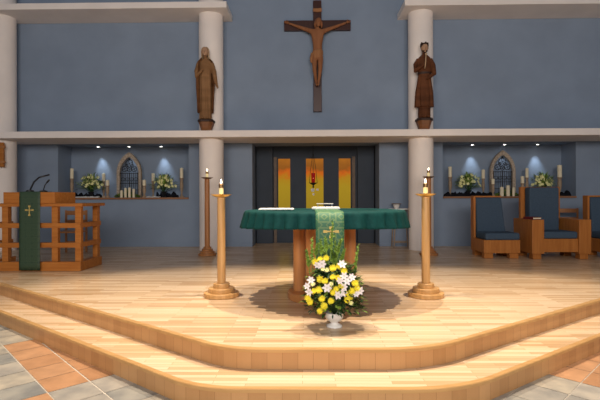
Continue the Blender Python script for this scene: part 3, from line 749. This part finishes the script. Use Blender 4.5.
m = MB(); face(m, (0, -.055, 1.395), 1.12); m.build('face', 'statFace', st, smooth='all')
m = MB()   # veil and mantle, open at the front
def mantle(m, prof, a0, a1, n=44, fold=.03, fn=10):
    rings = []
    for z, rx, ry, cy, fo in prof:
        rings.append([(rx*(1+fo*math.sin(fn*a+z*2))*math.sin(a), cy+ry*(1+fo*math.sin(fn*a+z*2))*math.cos(a), z) for a in [a0+(a1-a0)*i/n for i in range(n+1)]])
    m.loft(rings, closed=False, cap=False)
mantle(m, [(1.515,.012,.012,-.01,0),(1.503,.05,.055,-.01,0),(1.46,.083,.083,-.01,.0),(1.38,.09,.085,-.005,.02),(1.30,.085,.07,0,.02),(1.26,.11,.08,0,.01)], -2.15, 2.15)
o = m.build('veil', 'statVeil', st, smooth='all'); o.modifiers.new('s', 'SOLIDIFY').thickness = .012
m = MB(); mantle(m, [(1.27,.10,.075,0,0),(1.20,.165,.095,0,0),(1.08,.18,.105,0,.01),(.9,.19,.115,0,.04),(.7,.185,.115,0,.08),(.4,.165,.12,0,.08),(.2,.165,.12,0,.05),(.14,.16,.115,0,.05)], -2.5, 1.85, 60)
o = m.build('mantle', 'statA', st, smooth='all'); o.modifiers.new('s', 'SOLIDIFY').thickness = .014

st = thing('statue', 'carved dark wooden statue of a bearded man on the right column', 'statue', (2.235, 9.37, BZ), -.08, 'carved statues on the columns')
m = MB()
loft_body(m, [(.002,.12,.085,0,0,.05),(.05,.122,.09,0,0,.06),(.2,.12,.09,0,0,.05),(.22,.12,.09,0,0,.04),(.23,.185,.12,0,0,.10),(.55,.17,.11,0,0,.09),(.8,.135,.09,0,0,.06),(.90,.125,.085,0,0,.02),(.93,.13,.09,0,0,.02),(1.1,.145,.09,0,0,.02),(1.20,.145,.08,0,0,0),(1.26,.11,.07,0,0,0),(1.31,.05,.05,0,0,0),(1.37,.042,.042,0,-.01,0)])
m.tube([(-.11,0,1.21),(-.175,-.01,1.10),(-.19,-.06,.97),(-.06,-.14,1.04)], [.055,.055,.05,.032], 12)
m.tube([(.11,0,1.21),(.172,-.01,1.08),(.185,-.05,.90),(.09,-.13,.82)], [.055,.055,.05,.032], 12)
for s in (-1, 1): m.ell((s*.055, -.09, .022), (.038, .06, .02), 10, 6)
handmesh(m, (-.065,-.145,1.04), (.8,-.1,.55), (-.3,-.5,.8)); handmesh(m, (.085,-.135,.815), (-.7,-.2,-.6), (.3,-.6,.5))
remesh(m.build('body', 'statB', st))
m = MB(); face(m, (0, -.045, 1.43), 1.12); m.build('face', 'statFace', st, smooth='all')
m = MB(); m.ell((0, -.005, 1.475), (.080, .085, .085), 16, 10)
for k in range(26):
    a = k*2.4; m.ell((.068*math.cos(a), -.02+.066*math.sin(a), 1.50+.035*math.sin(k*1.7)), (.022, .022, .02), 8, 6)
m.build('hair', 'hair', st, smooth='all')
m = MB(); m.ell((0, -.085, 1.365), (.042, .03, .045), 12, 8); m.ell((-.045, -.06, 1.39), (.018, .03, .04), 8, 6); m.ell((.045, -.06, 1.39), (.018, .03, .04), 8, 6); m.build('beard', 'hair', st, smooth='all')
m = MB(); m.tube([(-.02,-.175,.98),(.0,-.165,1.12),(.01,-.15,1.26)], .011, 8); m.ell((.01, -.15, 1.28), (.02, .02, .03), 8, 6); m.build('carved_staff', 'statVeil', st, smooth='all')
m = MB(); m.loft([[(.137*math.cos(a), .097*math.sin(a), z) for a in [2*PI*i/40 for i in range(40)]] for z in (.90, .94)]); m.build('belt', 'hair', st, smooth=True)

# station plaque on the far left column
t = thing('wooden_plaque', 'small carved wooden plaque on the far left column, cut by the frame', 'plaque', (-6.75, 9.45, 1.80))
m = MB(); m.box(-.12, .12, 0, .05, 0, .52); m.build('panel', 'ambo', t, bevel=.006)
for z in (.08, .40):
    m = MB(); m.box(-.17, .17, -.012, -.0005, z, z+.05); m.build('cross_bar', 'oakdark', t, bevel=.003)

# ------------------------------------------------------------------ niche displays
YN = YW+.30
def gothic(label, loc):
    t = thing('gothic_arch_panel', label, 'arch panel', loc, 0, 'stone gothic arch panels in the niches')
    W_, H1, H = .295, .58, 1.09
    def arch(w, h, z0=.0, n=12):
        # pointed arch outline: up the left, over the point, down the right
        pts = [(-w, z0), (-w, H1)]
        hh = h-H1; Rr = (w*w+hh*hh)/(2*w)
        a1 = math.asin(min(1, hh/Rr))
        for k in range(1, n+1):
            a = a1*k/n; pts.append((-w+Rr-Rr*math.cos(a), H1+Rr*math.sin(a)))
        pts += [(-x, z) for x, z in reversed(pts[:-1])]
        return pts
    o_, i_ = arch(W_, H), arch(W_-.065, H-.11)
    m = MB()
    m.loft([[(a[0], -.04, a[1]), (b[0], -.03, b[1]), (b[0], .04, b[1]), (a[0], .04, a[1])] for a, b in zip(o_, i_)])
    m.build('stone_frame', 'stone', t)
    m = MB(); th = .011
    w = W_-.06
    for k in range(9):
        x = -w+.03+(2*w-.06)*k/8; zt_ = H1 + .02
        m.tube([(x, 0, .03), (x, 0, zt_)], .006 if k % 4 else .011, 6)
    for z in (.04, .18, .34, H1+.0): m.tube([(-w, 0, z), (w, 0, z)], .008, 6)
    for k in range(4):
        x = -w+.03+(2*w-.06)*(k+.5)/4
        m.tube([(x+.045*math.cos(a), 0, .44+.04*math.sin(a)) for a in [2*PI*i/12 for i in range(13)]], .006, 6)
    for cx, cz, r in [(p[0], p[1]+.09, p[2]) for p in ((0, .73, .085), (-.115, .60, .065), (.115, .60, .065), (0, .58, .05), (-.065, .68, .035), (.065, .68, .035), (0, .83, .02))]:
        m.tube([(cx+r*math.cos(a), 0, cz+r*math.sin(a)) for a in [2*PI*i/16 for i in range(17)]], .008, 6)
        for k in range(4): m.tube([(cx, 0, cz), (cx+r*math.cos(k*PI/2+.4), 0, cz+r*math.sin(k*PI/2+.4))], .006, 6)
    m.build('iron_tracery', 'iron', t)
    return t
def holder(label, loc, h, r, grp='turned candle holders in the niches'):
    t = thing('candle_holder', label, 'candle holder', loc, 0, grp)
    m = MB(); m.lathe([(r*1.35, 0), (r*1.3, .02), (r*.6, .05), (r*.5, h*.25), (r*.95, h*.45), (r*1.05, h*.7), (r*.8, h*.9), (r*1.3, h-.012), (r*1.3, h)], n=20); m.build('stem', 'holder', t, smooth=True)
    return t
def pillar_candle(label, loc, h, r, grp='cream pillar candles in the niches'):
    m = MB(); m.lathe([(r, 0), (r, h-.006), (r-.006, h), (.003, h-.003), (.003, h+.015)], n=18)
    return tag(m.build('pillar_candle', 'wax', None, loc, smooth=True), label, 'candle', grp)
def bouquet(label, loc, seed, s=1):
    r_ = random.Random(seed)
    t = thing('bouquet', label, 'flowers', loc, 0, 'yellow flower bouquets in the niches')
    m = MB(); m.lathe([(.05, 0), (.055, .01), (.03, .04), (.05, .09), (.075, .14), (.07, .14)], n=20); m.build('pot', 'iron', t, smooth=True)
    m = MB()
    for k in range(420):
        a = r_.uniform(0, 2*PI); e = r_.uniform(-.15, 1.3); d = Vector((math.cos(a)*math.cos(e), math.sin(a)*math.cos(e)*.55, math.sin(e)))
        p = Vector((0, 0, .22))+d*r_.uniform(.05, .22)*s
        m.leaf(p, p+d*r_.uniform(.07, .15)*s, r_.uniform(.009, .016), .15, mi=r_.choice((0, 1, 1)))
        if k < 60: m.tube([(0, 0, .12), tuple(p)], .003, 5)
    m.build('foliage', ['leaf', 'leaf2'], t, recalc=False)
    for k in range(40):
        a = r_.uniform(0, 2*PI); e = r_.uniform(.0, 1.5); d = Vector((math.cos(a)*math.cos(e), -abs(math.sin(a))*math.cos(e)*.6, math.sin(e)))
        p = Vector((0, 0, .24))+Vector((d.x*.24, d.y*.2, d.z*.23))*s*r_.uniform(.6, 1.05)
        daisy('pale_lily', p, .045, 'paleyellow', t, Vector((d.x, -1, .5)), 6, 'yellow', 1)
    return t
def drape(label, x0, x1, y, loc_z, seed, mkey='black', h=.05):
    r_ = random.Random(seed); m = MB(); rings = []; n = int((x1-x0)/.025)
    for i in range(n+1):
        x = x0+(x1-x0)*i/n; hh = h*(.5+.5*abs(math.sin(i*.55+seed)))*r_.uniform(.7, 1.2); dd = .07+.02*math.sin(i*.3)
        rings.append([(x-x0, dd*math.cos(a), max(0.001, hh*math.sin(a))) for a in [PI*k/8 for k in range(9)]])
    m.loft(rings); return tag(m.build('draped_cloth', mkey, None, (x0, y, loc_z), smooth='all'), label, 'cloth', 'cloths draped along the niche sills')
def garland(label, loc, w, seed):
    r_ = random.Random(seed); m = MB()
    for k in range(620):
        x = r_.uniform(-w, w); p = Vector((x, r_.uniform(-.05, .04), r_.uniform(0.005, .15*(1.1-abs(x)/w))))
        d = Vector((r_.uniform(-1, 1), r_.uniform(-1, .3), r_.uniform(.0, 1))).normalized(); m.leaf(p, p+d*.05, .010, .1, mi=r_.choice((0, 1, 1)))
    m.tube([(-w, 0, .012), (0, 0, .015), (w, 0, .012)], .01, 6)
    return tag(m.build('garland', ['leaf', 'leaf2'], None, loc, recalc=False), label, 'garland', 'greenery garlands before the arches')
def X(px, Y): # world x of a display piece seen at this place, at depth Y
    d = fw + r2*(px-300)/451; return -.19 + d.x*Y/d.y
z = SZ+.0008
gothic('stone gothic arch with black iron tracery in the left niche', (X(129.5, YN+.05), YN+.05, z))
gothic('stone gothic arch with black iron tracery in the right niche', (X(502.5, YN+.05), YN+.05, z))
HG = [  # px, y, holder height, radius, candle height, candle radius, description
 ('left', 72, 10.72, .46, .040, .24, .040, 'tall', 'far left, left niche'),
 ('left', 103.7, 10.95, .40, .034, .19, .038, 'tall slim', 'right of the left bouquet, left niche'),
 ('left', 107.5, 10.53, .28, .040, .13, .040, 'short', 'just left of the arch, left niche'),
 ('left', 144.3, 10.53, .28, .040, .13, .040, 'short', 'just right of the arch, left niche'),
 ('left', 153.2, 10.95, .40, .034, .19, .038, 'tall slim', 'between arch and right bouquet, left niche'),
 ('left', 181.7, 10.72, .46, .040, .24, .040, 'tall', 'far right, left niche'),
 ('right', 450.2, 10.72, .46, .040, .24, .040, 'tall', 'far left, right niche'),
 ('right', 483.3, 10.76, .42, .034, .21, .038, 'tall slim', 'between left bouquet and arch, right niche'),
 ('right', 493, 10.53, .28, .036, .12, .036, 'short', 'at the arch left edge, right niche'),
 ('right', 522.5, 10.55, .30, .040, .16, .040, 'short', 'near the sill edge right of the arch, right niche'),
 ('right', 527, 10.78, .44, .034, .22, .036, 'tall slim', 'behind, right of the arch, right niche'),
 ('right', 559.7, 10.66, .44, .045, .28, .050, 'thick tall', 'far right, right niche')]
for side, px, Y, hh, r, ch, cr_, kind, where in HG:
    x = X(px, Y)
    holder('%s turned wooden candle holder, %s' % (kind, where), (x, Y, z), hh, r)
    pillar_candle('cream candle on the %s holder, %s' % (kind, where), (x, Y, z+hh+.0005), ch, cr_)
bouquet('pale yellow flower bouquet left of the arch in the left niche', (X(91, 10.66), 10.66, z), 11, 1.25)
bouquet('pale yellow flower bouquet right of the arch in the left niche', (X(164, 10.66), 10.66, z), 12, 1.2)
bouquet('pale yellow flower bouquet left of the arch in the right niche', (X(468.5, 10.75), 10.75, z), 13, 1.2)
bouquet('pale yellow flower bouquet behind the armchair top in the right niche', (X(543, 10.75), 10.75, z), 14, 1.2)
garland('green garland before the arch in the left niche', (X(127, 10.6), 10.62, z), .30, 5)
garland('green garland before the arch in the right niche', (X(507, 10.6), 10.62, z), .28, 6)
wd = ('leftmost', 'second from left', 'second from right', 'rightmost')
for k, px in enumerate((121.5, 125.5, 129.5, 133.7)):
    pillar_candle('short cream candle in the left niche garland, %s of four' % wd[k], (X(px, 10.53), 10.53, z), (.17, .22, .23, .20)[k], .030, 'short candles in the garlands')
for k, px in enumerate((501.8, 508, 513.5)):
    pillar_candle('short cream candle in the right niche garland, %s of three' % ('leftmost', 'middle', 'rightmost')[k], (X(px, 10.53), 10.53, z), (.21, .25, .20)[k], .042 if k < 2 else .03, 'short candles in the garlands')
drape('black cloth lying behind the left bouquet of the left niche', X(74, 10.96), X(101, 10.96), 10.965, z, 1, h=.12)
drape('black cloth lying around the right bouquet of the left niche', X(157, 10.96), X(178, 10.96), 10.965, z, 2, h=.13)
drape('black cloth along the left part of the right niche', X(444, 10.56), X(490.5, 10.56), 10.53, z, 3, h=.11)
drape('black cloth at the right end of the right niche', X(559, 10.55), X(569, 10.55), 10.53, z, 4, h=.12)
drape('white cloth piece lying below the left bouquet in the left niche', X(76, 10.55), X(99, 10.55), 10.55, z, 6, 'white', .035)
drape('white cloth piece lying below the right bouquet in the left niche', X(147, 10.55), X(160, 10.55), 10.55, z, 7, 'white', .035)
